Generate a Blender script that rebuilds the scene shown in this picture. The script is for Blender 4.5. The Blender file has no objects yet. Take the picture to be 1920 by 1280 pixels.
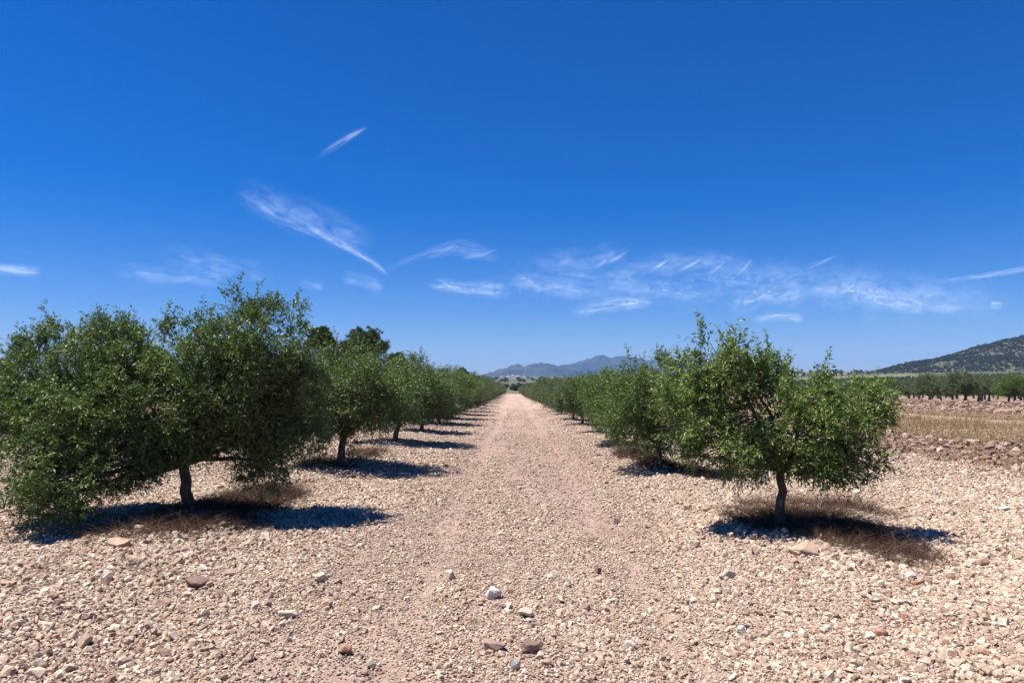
import bpy, bmesh, math, random
import numpy as np
from mathutils import Vector
R = math.radians
SC = bpy.context.scene
COL = SC.collection

# ------------------------------------------------------------------ camera, sky, sun, exposure
CAM_H = 1.6
PITCH = 3.63                     # degrees above level
FPX = 26.0 / 36.0 * 1920.0       # focal length in pixels of the 1920 wide photograph
cd = bpy.data.cameras.new('camera'); cam = bpy.data.objects.new('camera', cd); COL.objects.link(cam)
cd.lens = 26.0; cd.sensor_width = 36.0; cd.clip_start = 0.1; cd.clip_end = 90000
cam.location = (0, 0, CAM_H); cam.rotation_euler = (R(90 + PITCH), 0, 0)
SC.camera = cam

SUN_EL = 68.0
SHADOW = Vector((1.0, 0.04, 0)).normalized()      # direction shadows fall (to the right, slightly away)
w = bpy.data.worlds.new("World"); SC.world = w; w.use_nodes = True
nt = w.node_tree; nt.nodes.clear()
sky = nt.nodes.new('ShaderNodeTexSky'); sky.sky_type = 'NISHITA'; sky.sun_disc = False
sky.sun_elevation = R(SUN_EL)
sky.sun_rotation = math.atan2(-SHADOW.x, -SHADOW.y)
sky.altitude = 600; sky.air_density = 1.0; sky.dust_density = 0.3; sky.ozone_density = 3.5
hs = nt.nodes.new('ShaderNodeHueSaturation'); hs.inputs['Saturation'].default_value = 1.55
hs.inputs['Hue'].default_value = 0.5
bg = nt.nodes.new('ShaderNodeBackground'); bg.inputs['Strength'].default_value = 0.05
wo = nt.nodes.new('ShaderNodeOutputWorld')
tn = nt.nodes.new('ShaderNodeMix'); tn.data_type = 'RGBA'; tn.blend_type = 'MULTIPLY'; tn.inputs[0].default_value = 1; tn.inputs[7].default_value = (.80, .81, 1.16, 1)
nt.links.new(sky.outputs[0], hs.inputs['Color']); gm = nt.nodes.new('ShaderNodeGamma'); gm.inputs[1].default_value = 1.04
nt.links.new(hs.outputs[0], gm.inputs[0]); nt.links.new(gm.outputs[0], tn.inputs[6]); nt.links.new(tn.outputs[2], bg.inputs[0])
nt.links.new(bg.outputs[0], wo.inputs[0])
sl = bpy.data.lights.new('sun', 'SUN'); sl.energy = 5.0; sl.angle = R(0.5); sl.color = (1.0, 0.955, 0.89)
so = bpy.data.objects.new('sun', sl); COL.objects.link(so)
sdir = Vector((SHADOW.x * math.cos(R(SUN_EL)), SHADOW.y * math.cos(R(SUN_EL)), -math.sin(R(SUN_EL))))
so.rotation_euler = sdir.to_track_quat('-Z', 'Y').to_euler()
SC.view_settings.view_transform = 'Standard'; SC.view_settings.look = 'None'
SC.view_settings.gamma = 1; SC.view_settings.exposure = 1.0
SC.cycles.max_bounces = 6; SC.cycles.diffuse_bounces = 3; SC.cycles.transparent_max_bounces = 16
SC.cycles.volume_bounces = 0

# ------------------------------------------------------------------ helpers
def ray(px, py):
    a = (px - 960) / FPX; b = (640 - py) / FPX
    c, s = math.cos(R(PITCH)), math.sin(R(PITCH))
    return Vector((a, c - b * s, s + b * c))
def at(px, py, z=0.0):
    d = ray(px, py); t = (z - CAM_H) / d.z
    return (d.x * t, d.y * t)

def _hash(ix, iy, s):
    h = (ix.astype(np.int64) * 374761393 + iy.astype(np.int64) * 668265263 + s * 1442695041) & 0xffffffff
    h = ((h ^ (h >> 13)) * 1274126177) & 0xffffffff
    return ((h ^ (h >> 16)) & 0xffff) / 65535.0
def vn(x, y, s=0):
    x = np.asarray(x, float); y = np.asarray(y, float)
    ix = np.floor(x); iy = np.floor(y); fx = x - ix; fy = y - iy
    fx = fx * fx * (3 - 2 * fx); fy = fy * fy * (3 - 2 * fy)
    a = _hash(ix, iy, s); b = _hash(ix + 1, iy, s); c = _hash(ix, iy + 1, s); d = _hash(ix + 1, iy + 1, s)
    return (a * (1 - fx) + b * fx) * (1 - fy) + (c * (1 - fx) + d * fx) * fy - 0.5
def fbm(x, y, s=0, o=4):
    t = 0; a = 1.0
    for k in range(o):
        t = t + a * vn(x * 2 ** k + 17.3 * k, y * 2 ** k - 9.1 * k, s + k); a *= 0.5
    return t
def sstep(a, b, x):
    t = np.clip((np.asarray(x, float) - a) / (b - a), 0, 1); return t * t * (3 - 2 * t)
def bump(x, c, w_):
    return np.exp(-((x - c) / w_) ** 2)

def ground_z(x, y):
    x = np.asarray(x, float); y = np.asarray(y, float)
    r = np.hypot(x, y)
    near = 1 - sstep(60, 200, r)
    z = near * (0.10 * fbm(x / 3.1, y / 4.5, 3, 3) * (0.45 + 0.55 * sstep(1.2, 3.2, np.abs(x + 0.5))))
    z = z + near * 0.025 * vn(x / 0.33, y / 5.0, 8) * (1 - sstep(3.0, 5.0, np.abs(x + .5)))  # harrow lines along the lane
    mz = .12 * vn(y / 6, y * 0 + 9.1, 33)
    z = z - near * 0.035 * (bump(x + mz, -.70, .20) + bump(x + mz, 1.05, .20)) + near * .015 * bump(x + mz, .18, .35)
    z = z + near * 0.035 * fbm(x / 0.4, y / 0.4, 12, 2)
    z = z + near * 0.10 * (bump(x, -3.7, 0.9) + bump(x, 2.8, 0.8))                            # tree lines a little proud
    # the orchard's right edge: a bank of clods, then grass, then a stony berm
    wob = 0.5 * vn(y / 3.0, y * 0 + 3.3, 21) + 0.35 * vn(y / 0.9, y * 0 + 1.3, 22)
    z = z + near * (0.30 * bump(x + wob, 10.4, 0.65) + 0.10 * sstep(10, 12, x)) * sstep(3, 12, y)
    z = z + near * (0.55 * bump(x + wob * 2, 30.5, 2.0) + 0.25 * bump(x + wob, 25.5, 0.7)) * sstep(5, 20, y)
    z = z + near * 0.35 * bump(x + wob * 2, -16.5, 1.6)
    # the wide plain climbing gently towards the mountains
    q = np.clip((r - 215), 0, None)
    z = z + 0.0168 * q * np.sqrt(np.clip(q / 2500, 0, 1))
    z = z + 16.0 * sstep(90, 950, x) * sstep(80, 700, r) * (1 - sstep(3000, 5000, r))
    z = z + (1 - near) * 1.2 * fbm(x / 120, y / 120, 31, 2) * sstep(200, 900, r)
    return z
def gz(x, y): return float(ground_z(x, y))

def mesh_np(name, verts, faces_flat, sizes, mat=None, smooth=False, parent=None, loc=None, attrs=None):
    me = bpy.data.meshes.new(name)
    verts = np.asarray(verts, np.float32); n = len(verts)
    faces_flat = np.asarray(faces_flat, np.int32).ravel()
    me.vertices.add(n); me.vertices.foreach_set('co', verts.ravel())
    me.loops.add(len(faces_flat)); me.loops.foreach_set('vertex_index', faces_flat)
    if np.isscalar(sizes):
        nf = len(faces_flat) // sizes; starts = np.arange(nf, dtype=np.int32) * sizes
    else:
        sizes = np.asarray(sizes); nf = len(sizes); starts = np.concatenate([[0], np.cumsum(sizes)[:-1]]).astype(np.int32)
    me.polygons.add(nf); me.polygons.foreach_set('loop_start', starts)
    me.update(calc_edges=True); me.validate()
    if smooth: me.polygons.foreach_set('use_smooth', np.ones(len(me.polygons), bool))
    for k, (dom, typ, arr) in (attrs or {}).items():
        a = me.attributes.new(k, typ, dom)
        a.data.foreach_set('vector' if typ == 'FLOAT_VECTOR' else 'value', np.asarray(arr).ravel())
    if mat: me.materials.append(mat)
    o = bpy.data.objects.new(name, me); COL.objects.link(o)
    if loc is not None: o.location = loc
    if parent: o.parent = parent
    return o

def tag(o, label=None, cat=None, group=None, kind=None):
    if label: o['label'] = label
    if cat: o['category'] = cat
    if group: o['group'] = group
    if kind: o['kind'] = kind
    return o
def empty(name, loc):
    o = bpy.data.objects.new(name, None); COL.objects.link(o); o.location = loc; o.empty_display_size = 0.3
    return o

# ------------------------------------------------------------------ materials
class NT:
    def __init__(s, name):
        s.m = bpy.data.materials.new(name); s.m.use_nodes = True; s.t = s.m.node_tree; s.t.nodes.clear()
        s.out = s.n('ShaderNodeOutputMaterial')
    def n(s, ty, **kw):
        d = s.t.nodes.new(ty)
        for k, v in kw.items(): setattr(d, k, v)
        return d
    def l(s, a, b): s.t.links.new(a, b)
    def sock(s, node, key, val):
        i = node.inputs[key]
        if isinstance(val, bpy.types.NodeSocket): s.l(val, i)
        else: i.default_value = val
    def noise(s, vec, scale, detail=4, rough=0.55, dist=0.0):
        d = s.n('ShaderNodeTexNoise'); s.l(vec, d.inputs['Vector'])
        d.inputs['Scale'].default_value = scale; d.inputs['Detail'].default_value = detail
        d.inputs['Roughness'].default_value = rough; d.inputs['Distortion'].default_value = dist
        return d.outputs['Fac']
    def vor(s, vec, scale, feature='F1'):
        d = s.n('ShaderNodeTexVoronoi', feature=feature); s.l(vec, d.inputs['Vector']); d.inputs['Scale'].default_value = scale
        return d
    def ramp(s, fac, stops):
        d = s.n('ShaderNodeValToRGB'); s.l(fac, d.inputs[0]); e = d.color_ramp.elements
        while len(e) < len(stops): e.new(0.5)
        for k, (p, c) in enumerate(stops):
            e[k].position = p; e[k].color = (c[0], c[1], c[2], 1) if not np.isscalar(c) else (c, c, c, 1)
        return d.outputs[0]
    def mix(s, f, a, b, mode='MIX'):
        d = s.n('ShaderNodeMix', data_type='RGBA', blend_type=mode)
        s.sock(d, 0, f); 
        for k, v in ((6, a), (7, b)):
            if isinstance(v, tuple): v = (*v[:3], 1)
            s.sock(d, k, v)
        return d.outputs[2]
    def math(s, op, a, b=0.0, c=0.0, clamp=False):
        d = s.n('ShaderNodeMath', operation=op, use_clamp=clamp)
        s.sock(d, 0, a); s.sock(d, 1, b); s.sock(d, 2, c)
        return d.outputs[0]
    def mr(s, v, a, b, c=0.0, d_=1.0):
        d = s.n('ShaderNodeMapRange', interpolation_type='SMOOTHSTEP'); s.l(v, d.inputs[0])
        for k, q in enumerate((a, b, c, d_)): d.inputs[k + 1].default_value = q
        return d.outputs[0]
    def bumpn(s, h, strength, dist, normal=None):
        d = s.n('ShaderNodeBump'); s.sock(d, 'Height', h); d.inputs['Strength'].default_value = strength
        d.inputs['Distance'].default_value = dist
        if normal: s.l(normal, d.inputs['Normal'])
        return d.outputs[0]
    def pbr(s, col, rough=0.9, normal=None, spec=0.25):
        d = s.n('ShaderNodeBsdfPrincipled'); s.sock(d, 'Base Color', (*col, 1) if isinstance(col, tuple) else col)
        s.sock(d, 'Roughness', rough); d.inputs['Specular IOR Level'].default_value = spec
        if normal: s.l(normal, d.inputs['Normal'])
        return d.outputs[0]
    def done(s, sh): s.l(sh, s.out.inputs[0]); return s.m

def mat_ground():
    t = NT('stony_soil'); geo = t.n('ShaderNodeNewGeometry'); P = geo.outputs['Position']
    sx = t.n('ShaderNodeSeparateXYZ'); t.l(P, sx.inputs[0]); X, Y = sx.outputs[0], sx.outputs[1]
    rr = t.math('SQRT', t.math('ADD', t.math('MULTIPLY', X, X), t.math('MULTIPLY', Y, Y)))
    st = t.n('ShaderNodeMapping'); t.l(P, st.inputs[0]); st.inputs['Scale'].default_value = (1, 0.12, 1)
    n1 = t.noise(P, 0.8, 5); n2 = t.noise(P, 9.0, 6, .7); n3 = t.noise(st.outputs[0], 1.6, 4, .6)
    v1 = t.vor(P, 24.0); v2 = t.vor(P, 60.0)
    soil = t.ramp(n2, [(0.3, (.30, .205, .165)), (0.5, (.38, .27, .22)), (0.72, (.48, .36, .30))])
    soil = t.mix(t.mr(n1, .35, .7), soil, (.44, .315, .255))
    # pebbles drawn by cells: their own colours
    peb = t.ramp(v1.outputs['Color'], [(0.0, (.33, .23, .18)), (0.35, (.47, .36, .29)), (0.7, (.60, .49, .40)), (1.0, (.72, .62, .53))])
    pm = t.mr(v1.outputs['Distance'], .52, .34)
    pm = t.math('MULTIPLY', pm, t.mr(n1, .25, .5, .55, 1.0))
    near = t.mix(pm, soil, peb)
    near = t.mix(t.math('MULTIPLY', t.mr(n3, .45, .65), .35), near, (.36, .25, .20))
    # far along the lane the ground is pinker and smoother
    lane = t.mix(t.mr(n3, .35, .65), (.50, .36, .285), (.66, .50, .40))
    c = t.mix(t.mr(rr, 16, 55), near, t.mix(.65, near, lane))
    wob = t.math('MULTIPLY', t.math('SUBTRACT', t.noise(P, .35, 3), .5), 3.0)
    xw = t.math('ADD', X, wob)
    # clod bank, dry grass strip, berm, orchard soil on the right
    bank = t.ramp(t.noise(P, 2.2, 6, .7), [(.3, (.17, .115, .09)), (.55, (.30, .20, .155)), (.75, (.46, .33, .27))])
    grass = t.ramp(t.noise(P, 1.3, 6, .75), [(.3, (.16, .11, .06)), (.5, (.26, .185, .10)), (.7, (.37, .275, .155))])
    berm = t.ramp(t.noise(P, 1.1, 6, .75), [(.35, (.26, .17, .13)), (.5, (.42, .29, .225)), (.65, (.60, .46, .37))])
    c = t.mix(t.mr(xw, 9.2, 10.0), c, bank)
    c = t.mix(t.mr(xw, 11.0, 12.2), c, grass)
    trk = t.math('MULTIPLY', t.mr(xw, 20.5, 21.5), t.mr(xw, 24.0, 23.0))
    c = t.mix(trk, c, (.50, .38, .29))
    c = t.mix(t.mr(xw, 24.5, 26.0), c, berm)
    c = t.mix(t.mr(xw, 33, 36), c, t.mix(t.mr(n3, .4, .6), (.36, .255, .20), (.46, .35, .28)))
    xl = t.math('SUBTRACT', wob, X)
    c = t.mix(t.mr(xl, 14.5, 16), c, berm)
    c = t.mix(t.mr(xl, 20, 24), c, grass)
    # beyond the orchard: patchwork of fields
    mp = t.n('ShaderNodeMapping'); t.l(P, mp.inputs[0]); mp.inputs['Scale'].default_value = (.003, .0065, 0); mp.inputs['Rotation'].default_value = (0, 0, .12)
    fv = t.vor(mp.outputs[0], 1.0)
    fc = t.n('ShaderNodeSeparateColor'); t.l(fv.outputs['Color'], fc.inputs[0])
    field = t.ramp(fc.outputs[0], [(0, (.07, .09, .04)), (.3, (.10, .12, .05)), (.45, (.17, .17, .09)), (.62, (.33, .27, .18)), (.8, (.12, .135, .065)), (1, (.42, .34, .25))])
    field = t.mix(t.mr(t.noise(P, .02, 6, .7), .42, .62, 0, .7), field, (.075, .085, .045))
    c = t.mix(t.mr(rr, 205, 232), c, field)
    v3 = t.math('MULTIPLY', t.mr(v1.outputs['Distance'], .5, .1), t.mr(n1, .2, .5, .5, 1.0))
    nb = t.bumpn(t.noise(P, 3.0, 6, .75), .6, .10)
    nb = t.bumpn(v3, 1.0, .022, nb)
    nb = t.bumpn(t.noise(P, 70, 3, .6), .55, .008, nb)
    vl = t.vor(P, 7.0)
    nb2 = t.bumpn(t.mr(vl.outputs['Distance'], .6, .1), t_str := .8, .05, nb)
    c = t.mix(1.0, c, (.73, .71, .70), 'MULTIPLY')
    return t.done(t.pbr(c, .95, nb2, .12))

def mat_stone(name, stops, bscale=60, bd=.004):
    t = NT(name); oi = t.n('ShaderNodeObjectInfo'); tc = t.n('ShaderNodeTexCoord')
    c = t.ramp(oi.outputs['Random'], stops)
    n = t.noise(tc.outputs['Object'], 2.3, 5, .65)
    c = t.mix(t.mr(n, .35, .7), t.mix(1.0, c, (.72, .66, .62), 'MULTIPLY'), c)
    c = t.mix(1.0, c, (.81, .805, .80), 'MULTIPLY')
    geo = t.n('ShaderNodeNewGeometry')
    nb = t.bumpn(t.noise(geo.outputs['Position'], bscale, 5, .65), .8, bd)
    return t.done(t.pbr(c, .93, nb, .2))
M_STONE = mat_stone('limestone_pebbles', [(0, (.33, .23, .17)), (.2, (.46, .34, .26)), (.5, (.57, .45, .35)), (.8, (.67, .56, .44)), (.94, (.78, .70, .58)), (1, (.48, .28, .19))])
M_CLOD = mat_stone('red_clods', [(0, (.17, .11, .085)), (.5, (.28, .19, .145)), (.85, (.42, .31, .25)), (1, (.60, .49, .41))], 30, .01)

def mat_rock(name, a, b, c):
    t = NT(name); tc = t.n('ShaderNodeTexCoord'); P = tc.outputs['Object']
    col = t.ramp(t.noise(P, 9, 6, .7, .4), [(.3, a), (.52, b), (.72, c)])
    col = t.mix(t.mr(t.noise(P, 40, 4, .7), .55, .7, 0, .5), col, tuple(v * .6 for v in a))
    col = t.mix(1.0, col, (.72, .69, .66), 'MULTIPLY')
    nb = t.bumpn(t.noise(P, 22, 8, .7), .9, .012)
    return t.done(t.pbr(col, .9, nb, .2))
M_ROCK = {
    'tan': mat_rock('rock_tan', (.40, .28, .19), (.58, .43, .31), (.68, .54, .41)),
    'pale': mat_rock('rock_pale', (.50, .40, .32), (.66, .55, .45), (.78, .70, .60)),
    'white': mat_rock('rock_white', (.50, .46, .41), (.72, .67, .61), (.86, .82, .76)),
    'pink': mat_rock('rock_pink', (.34, .22, .18), (.50, .36, .30), (.62, .49, .42)),
    'red': mat_rock('rock_red', (.34, .18, .12), (.50, .30, .21), (.60, .40, .30)),
    'brown': mat_rock('rock_brown', (.19, .13, .10), (.30, .21, .17), (.42, .31, .25)),
}

def mat_leaf(name, top, top2, under, trans):
    t = NT(name); at_ = t.n('ShaderNodeAttribute', attribute_name='tint'); geo = t.n('ShaderNodeNewGeometry')
    oi = t.n('ShaderNodeObjectInfo')
    c = t.mix(at_.outputs['Fac'], top, top2)
    c = t.mix(t.math('MULTIPLY', oi.outputs['Random'], .25), c, tuple(v * .75 for v in top))
    c = t.mix(geo.outputs['Backfacing'], c, under)
    p = t.pbr(c, .48, None, .25)
    tr = t.n('ShaderNodeBsdfTranslucent'); t.sock(tr, 'Color', (*trans, 1))
    mx = t.n('ShaderNodeMixShader'); mx.inputs[0].default_value = .16; t.l(p, mx.inputs[1]); t.l(tr.outputs[0], mx.inputs[2])
    return t.done(mx.outputs[0])
M_OLIVE = mat_leaf('olive_leaf', (.050, .088, .016), (.165, .220, .048), (.10, .125, .075), (.11, .22, .02))
M_OLIVE_G = mat_leaf('olive_leaf_grey', (.066, .098, .036), (.150, .185, .080), (.13, .15, .105), (.09, .15, .03))
M_OLIVE_Y = mat_leaf('olive_leaf_yellow', (.064, .120, .020), (.185, .245, .056), (.14, .17, .085), (.18, .31, .02))
M_PINE = mat_leaf('pine_needles', (.035, .065, .018), (.095, .13, .035), (.03, .05, .02), (.04, .07, .01))
M_BUSH = mat_leaf('bush_leaf', (.040, .054, .028), (.075, .088, .045), (.05, .06, .035), (.04, .06, .02))
def mat_bark():
    t = NT('bark'); tc = t.n('ShaderNodeTexCoord'); mp = t.n('ShaderNodeMapping'); t.l(tc.outputs['Object'], mp.inputs[0])
    mp.inputs['Scale'].default_value = (1, 1, .25)
    n = t.noise(mp.outputs[0], 28, 6, .7)
    c = t.ramp(n, [(.3, (.03, .024, .019)), (.5, (.08, .067, .054)), (.7, (.22, .195, .165))])
    return t.done(t.pbr(c, .9, t.bumpn(n, 1.0, .02), .15))
M_BARK = mat_bark()
def mat_simple(name, c1, c2, sc=3.0, rough=.9):
    t = NT(name); at_ = t.n('ShaderNodeAttribute', attribute_name='tint')
    c = t.mix(at_.outputs['Fac'], c1, c2)
    return t.done(t.pbr(c, rough, None, .1))
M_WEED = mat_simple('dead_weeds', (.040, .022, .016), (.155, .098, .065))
M_STRAW = mat_simple('straw', (.17, .115, .055), (.37, .265, .135))

# ------------------------------------------------------------------ ground sheet
def axis(fine, step, grow, far):
    a = [0.0]; d = step
    while a[-1] < far:
        if a[-1] > fine: d *= grow
        a.append(a[-1] + d)
    return a
xp = axis(13, .15, 1.045, 12000); xs = np.array([-v for v in xp[:0:-1]] + xp)
yp = axis(12, .14, 1.012, 12000); ys = np.array([-60, -30, -15, -8, -4, -2, -1] + yp)
XX, YY = np.meshgrid(xs, ys)
ZZ = ground_z(XX, YY)
nx, ny = len(xs), len(ys)
idx = np.arange(nx * ny).reshape(ny, nx)
F = np.stack([idx[:-1, :-1], idx[:-1, 1:], idx[1:, 1:], idx[1:, :-1]], -1).reshape(-1, 4)
g = mesh_np('ground', np.stack([XX, YY, ZZ], -1).reshape(-1, 3), F, 4, mat_ground(), True)
tag(g, kind='structure')

# ------------------------------------------------------------------ hills and mountains: height fields with real depth
def ridge(name, prof, ydist, half, mat, seed, rough, res=(220, 60), foot=-30):
    px = np.array([p[0] for p in prof]); py = np.array([p[1] for p in prof])
    X0 = (px - 960) / FPX * ydist; H0 = np.array([ray(a, b).z / ray(a, b).y * ydist + CAM_H for a, b in prof])
    xs_ = np.linspace(X0[0], X0[-1], res[0]); hs_ = np.interp(xs_, X0, H0)
    v = np.linspace(-1, 1, res[1])
    A, B = np.meshgrid(xs_, v)
    yy = ydist + B * half
    prof_ = np.cos(np.clip(np.abs(B), 0, 1) * math.pi / 2) ** 1.15
    base = foot
    hh = np.interp(A * ydist / yy if False else A, X0, H0)
    s = (hh - base)
    gul = fbm(A / (half * .16), yy / (half * .35), seed, 5)
    z = base + s * np.clip(prof_ * (1 + .55 * gul * (1 - prof_) * 1.6) + .0, 0, None) + rough * fbm(A / (half * .07), yy / (half * .07), seed + 7, 4) * np.clip(s / 150, 0, 1)
    n_, m_ = A.shape
    id_ = np.arange(n_ * m_).reshape(n_, m_)
    f = np.stack([id_[:-1, :-1], id_[:-1, 1:], id_[1:, 1:], id_[1:, :-1]], -1).reshape(-1, 4)
    o = mesh_np(name, np.stack([A, yy, z], -1).reshape(-1, 3), f, 4, mat, True)
    tag(o, kind='structure')
    return A, yy, z
def mat_mount(name, scale, a, b, c):
    t = NT(name); geo = t.n('ShaderNodeNewGeometry'); P = geo.outputs['Position']
    n = t.noise(P, scale, 8, .68); n2 = t.noise(P, scale * 5, 5, .7)
    col = t.ramp(n, [(.36, a), (.52, b), (.68, c)])
    col = t.mix(t.mr(n2, .5, .62, 0, .6), col, a)
    return t.done(t.pbr(col, .95, t.bumpn(n2, .5, .6 / scale * .01), .1))
M_MOUNT = mat_mount('mountain_scrub', .0025, (.018, .028, .026), (.038, .046, .040), (.085, .080, .068))
M_HILL = mat_mount('hill_scrub', .02, (.048, .055, .038), (.080, .078, .056), (.13, .112, .085))
ridge('mountain', [(820, 712), (870, 709), (900, 705.5), (934, 694), (958, 688), (969, 684), (981, 688), (1000, 684), (1015, 683), (1035, 685), (1060, 692), (1100, 702), (1150, 712)], 6500, 900, M_MOUNT, 5, 30)
ridge('mountain', [(1000, 712), (1046, 688), (1080, 682), (1102, 675), (1118, 668.5), (1126, 667), (1139, 671), (1161, 669), (1181, 673), (1209, 677), (1263, 679), (1330, 690), (1420, 700), (1500, 712)], 8000, 1300, M_MOUNT, 9, 45)
ridge('mountain', [(-420, 712), (-200, 690), (-60, 688), (0, 689), (40, 696), (120, 702), (240, 712)], 6000, 800, M_MOUNT, 14, 25)
hillA, hillY, hillZ = ridge('hill', [(1560, 735), (1640, 705), (1668, 695), (1700, 687), (1725, 678), (1755, 674), (1775, 671), (1800, 667), (1820, 661), (1837, 655), (1870, 646), (1895, 640), (1920, 635), (2000, 612), (2120, 590), (2260, 600), (2450, 640), (2700, 720)], 1500, 480, M_HILL, 19, 9, (420, 120), 4)

# ------------------------------------------------------------------ scattering with geometry nodes (only for uncountable stuff)
def hull_rock(name, seed, mat, n=26, flat=.62, elong=1.25, parts=0):
    rg = random.Random(seed); bm = bmesh.new()
    for _ in range(n):
        v = Vector((rg.gauss(0, 1), rg.gauss(0, 1), rg.gauss(0, 1))).normalized() * rg.uniform(.78, 1.05)
        v.x *= elong; v.z *= flat
        if rg.random() < .3: v.x *= .8
        bm.verts.new(v * .5)
    r = bmesh.ops.convex_hull(bm, input=bm.verts)
    bmesh.ops.delete(bm, geom=[v for v in bm.verts if not v.link_faces], context='VERTS')
    me = bpy.data.meshes.new(name); bm.to_mesh(me); bm.free(); me.materials.append(mat)
    return bpy.data.objects.new(name, me)
def scatter(name, pts, scl, rot, ids, protos, label=None):
    me = bpy.data.meshes.new(name); me.vertices.add(len(pts))
    me.vertices.foreach_set('co', np.asarray(pts, np.float32).ravel())
    for k, ty, ar in (('scl', 'FLOAT_VECTOR', scl), ('rot', 'FLOAT_VECTOR', rot), ('pid', 'INT', ids)):
        a = me.attributes.new(k, ty, 'POINT'); a.data.foreach_set('vector' if ty == 'FLOAT_VECTOR' else 'value', np.asarray(ar, np.float32 if ty != 'INT' else np.int32).ravel())
    o = bpy.data.objects.new(name, me); COL.objects.link(o)
    ng = bpy.data.node_groups.new(name + '_nodes', 'GeometryNodeTree')
    ng.interface.new_socket('Geometry', in_out='INPUT', socket_type='NodeSocketGeometry')
    ng.interface.new_socket('Geometry', in_out='OUTPUT', socket_type='NodeSocketGeometry')
    N = ng.nodes; L = ng.links
    gi = N.new('NodeGroupInput'); go = N.new('NodeGroupOutput'); ip = N.new('GeometryNodeInstanceOnPoints')
    mp = N.new('GeometryNodeMeshToPoints'); L.new(gi.outputs[0], mp.inputs[0]); L.new(mp.outputs[0], ip.inputs['Points'])
    gi2 = N.new('GeometryNodeGeometryToInstance')
    for p in reversed(protos):
        oi = N.new('GeometryNodeObjectInfo'); oi.inputs['Object'].default_value = p; oi.inputs['As Instance'].default_value = False
        L.new(oi.outputs['Geometry'], gi2.inputs[0])
    L.new(gi2.outputs[0], ip.inputs['Instance']); ip.inputs['Pick Instance'].default_value = True
    def attr(nm, ty):
        d = N.new('GeometryNodeInputNamedAttribute'); d.data_type = ty; d.inputs['Name'].default_value = nm
        return [s_ for s_ in d.outputs if s_.enabled and s_.name == 'Attribute'][0]
    L.new(attr('scl', 'FLOAT_VECTOR'), ip.inputs['Scale']); L.new(attr('pid', 'INT'), ip.inputs['Instance Index'])
    e2r = N.new('FunctionNodeEulerToRotation'); L.new(attr('rot', 'FLOAT_VECTOR'), e2r.inputs[0]); L.new(e2r.outputs[0], ip.inputs['Rotation'])
    L.new(ip.outputs[0], go.inputs[0])
    md = o.modifiers.new('scatter', 'NODES'); md.node_group = ng
    return tag(o, label, kind='stuff')

rs = np.random.default_rng(7)
def ring_points(d0, d1, n, side=.80):
    d = np.sqrt(rs.uniform(d0 ** 2, d1 ** 2, n)); u = rs.uniform(-side, side, n)
    return u * d + rs.normal(0, .6, n), d
def stone_field():
    P = []; S = []
    def add(x, y, size, keep):
        k = rs.random(len(x)) < keep
        x, y, size = x[k], y[k], size[k]
        P.append(np.stack([x, y, ground_z(x, y) + size * .24], -1)); S.append(size)
    def dens(x, y):
        lane = 1 - sstep(.9, 2.5, np.abs(x - 0.18 + .35 * vn(y / 4, y * 0, 50))); mz = .12 * vn(y / 6, y * 0 + 9.1, 33); rut = bump(x + mz, -.70, .22) + bump(x + mz, 1.05, .22)
        n = fbm(x / .8, y / 2.4, 40, 3); st = vn(x / .28, y / 4.0, 44)
        k = 1.12 - .56 * lane + 1.0 * n + .9 * st * lane - .45 * rut
        k = k * (1 - sstep(9.0, 9.8, x)) * (1 - .85 * sstep(15.5, 18, -x))
        return np.clip(k, .10, 1)
    # coarse stones
    for d0, d1, n, med, lo in ((3.2, 13, 330000, .026, .013), (13, 27, 260000, .033, .021), (27, 62, 190000, .046, .034)):
        x, y = ring_points(d0, d1, n)
        s = np.clip(med * np.exp(rs.normal(0, .42, n)) * (1 - .38 * (1 - sstep(.9, 2.6, np.abs(x - .18)))) * (1.0 + .5 * vn(x / 1.1, y / 1.8, 71)), lo * .8, .085)
        big = rs.random(n) < .012; s[big] *= 1.5
        fade = 1.0 if d1 < 60 else (1 - sstep(45, 62, y))
        add(x, y, s, dens(x, y) * fade)
    # fine gravel near the camera
    x, y = ring_points(3.2, 8.5, 150000); s = rs.uniform(.010, .022, len(x)); add(x, y, s, .35 + .65 * dens(x, y) * (1 - sstep(6.5, 8.5, y)))
    P_ = np.concatenate(P); s = np.concatenate(S); n = len(s)
    scl = s[:, None] * rs.uniform(.8, 1.25, (n, 3)); scl[:, 2] *= rs.uniform(.8, 1.1, n)
    rot = np.stack([rs.normal(0, .55, n), rs.normal(0, .55, n), rs.uniform(0, 6.28, n)], -1)
    protos = [hull_rock('pebble_shape', 100 + k, M_STONE, 13 + 2 * k, .62 + .035 * k, 1.1 + .06 * (k % 4)) for k in range(9)]
    print('stones', n)
    return scatter('gravel', P_, scl, rot, rs.integers(0, 9, n), protos)
stone_field()

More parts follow.
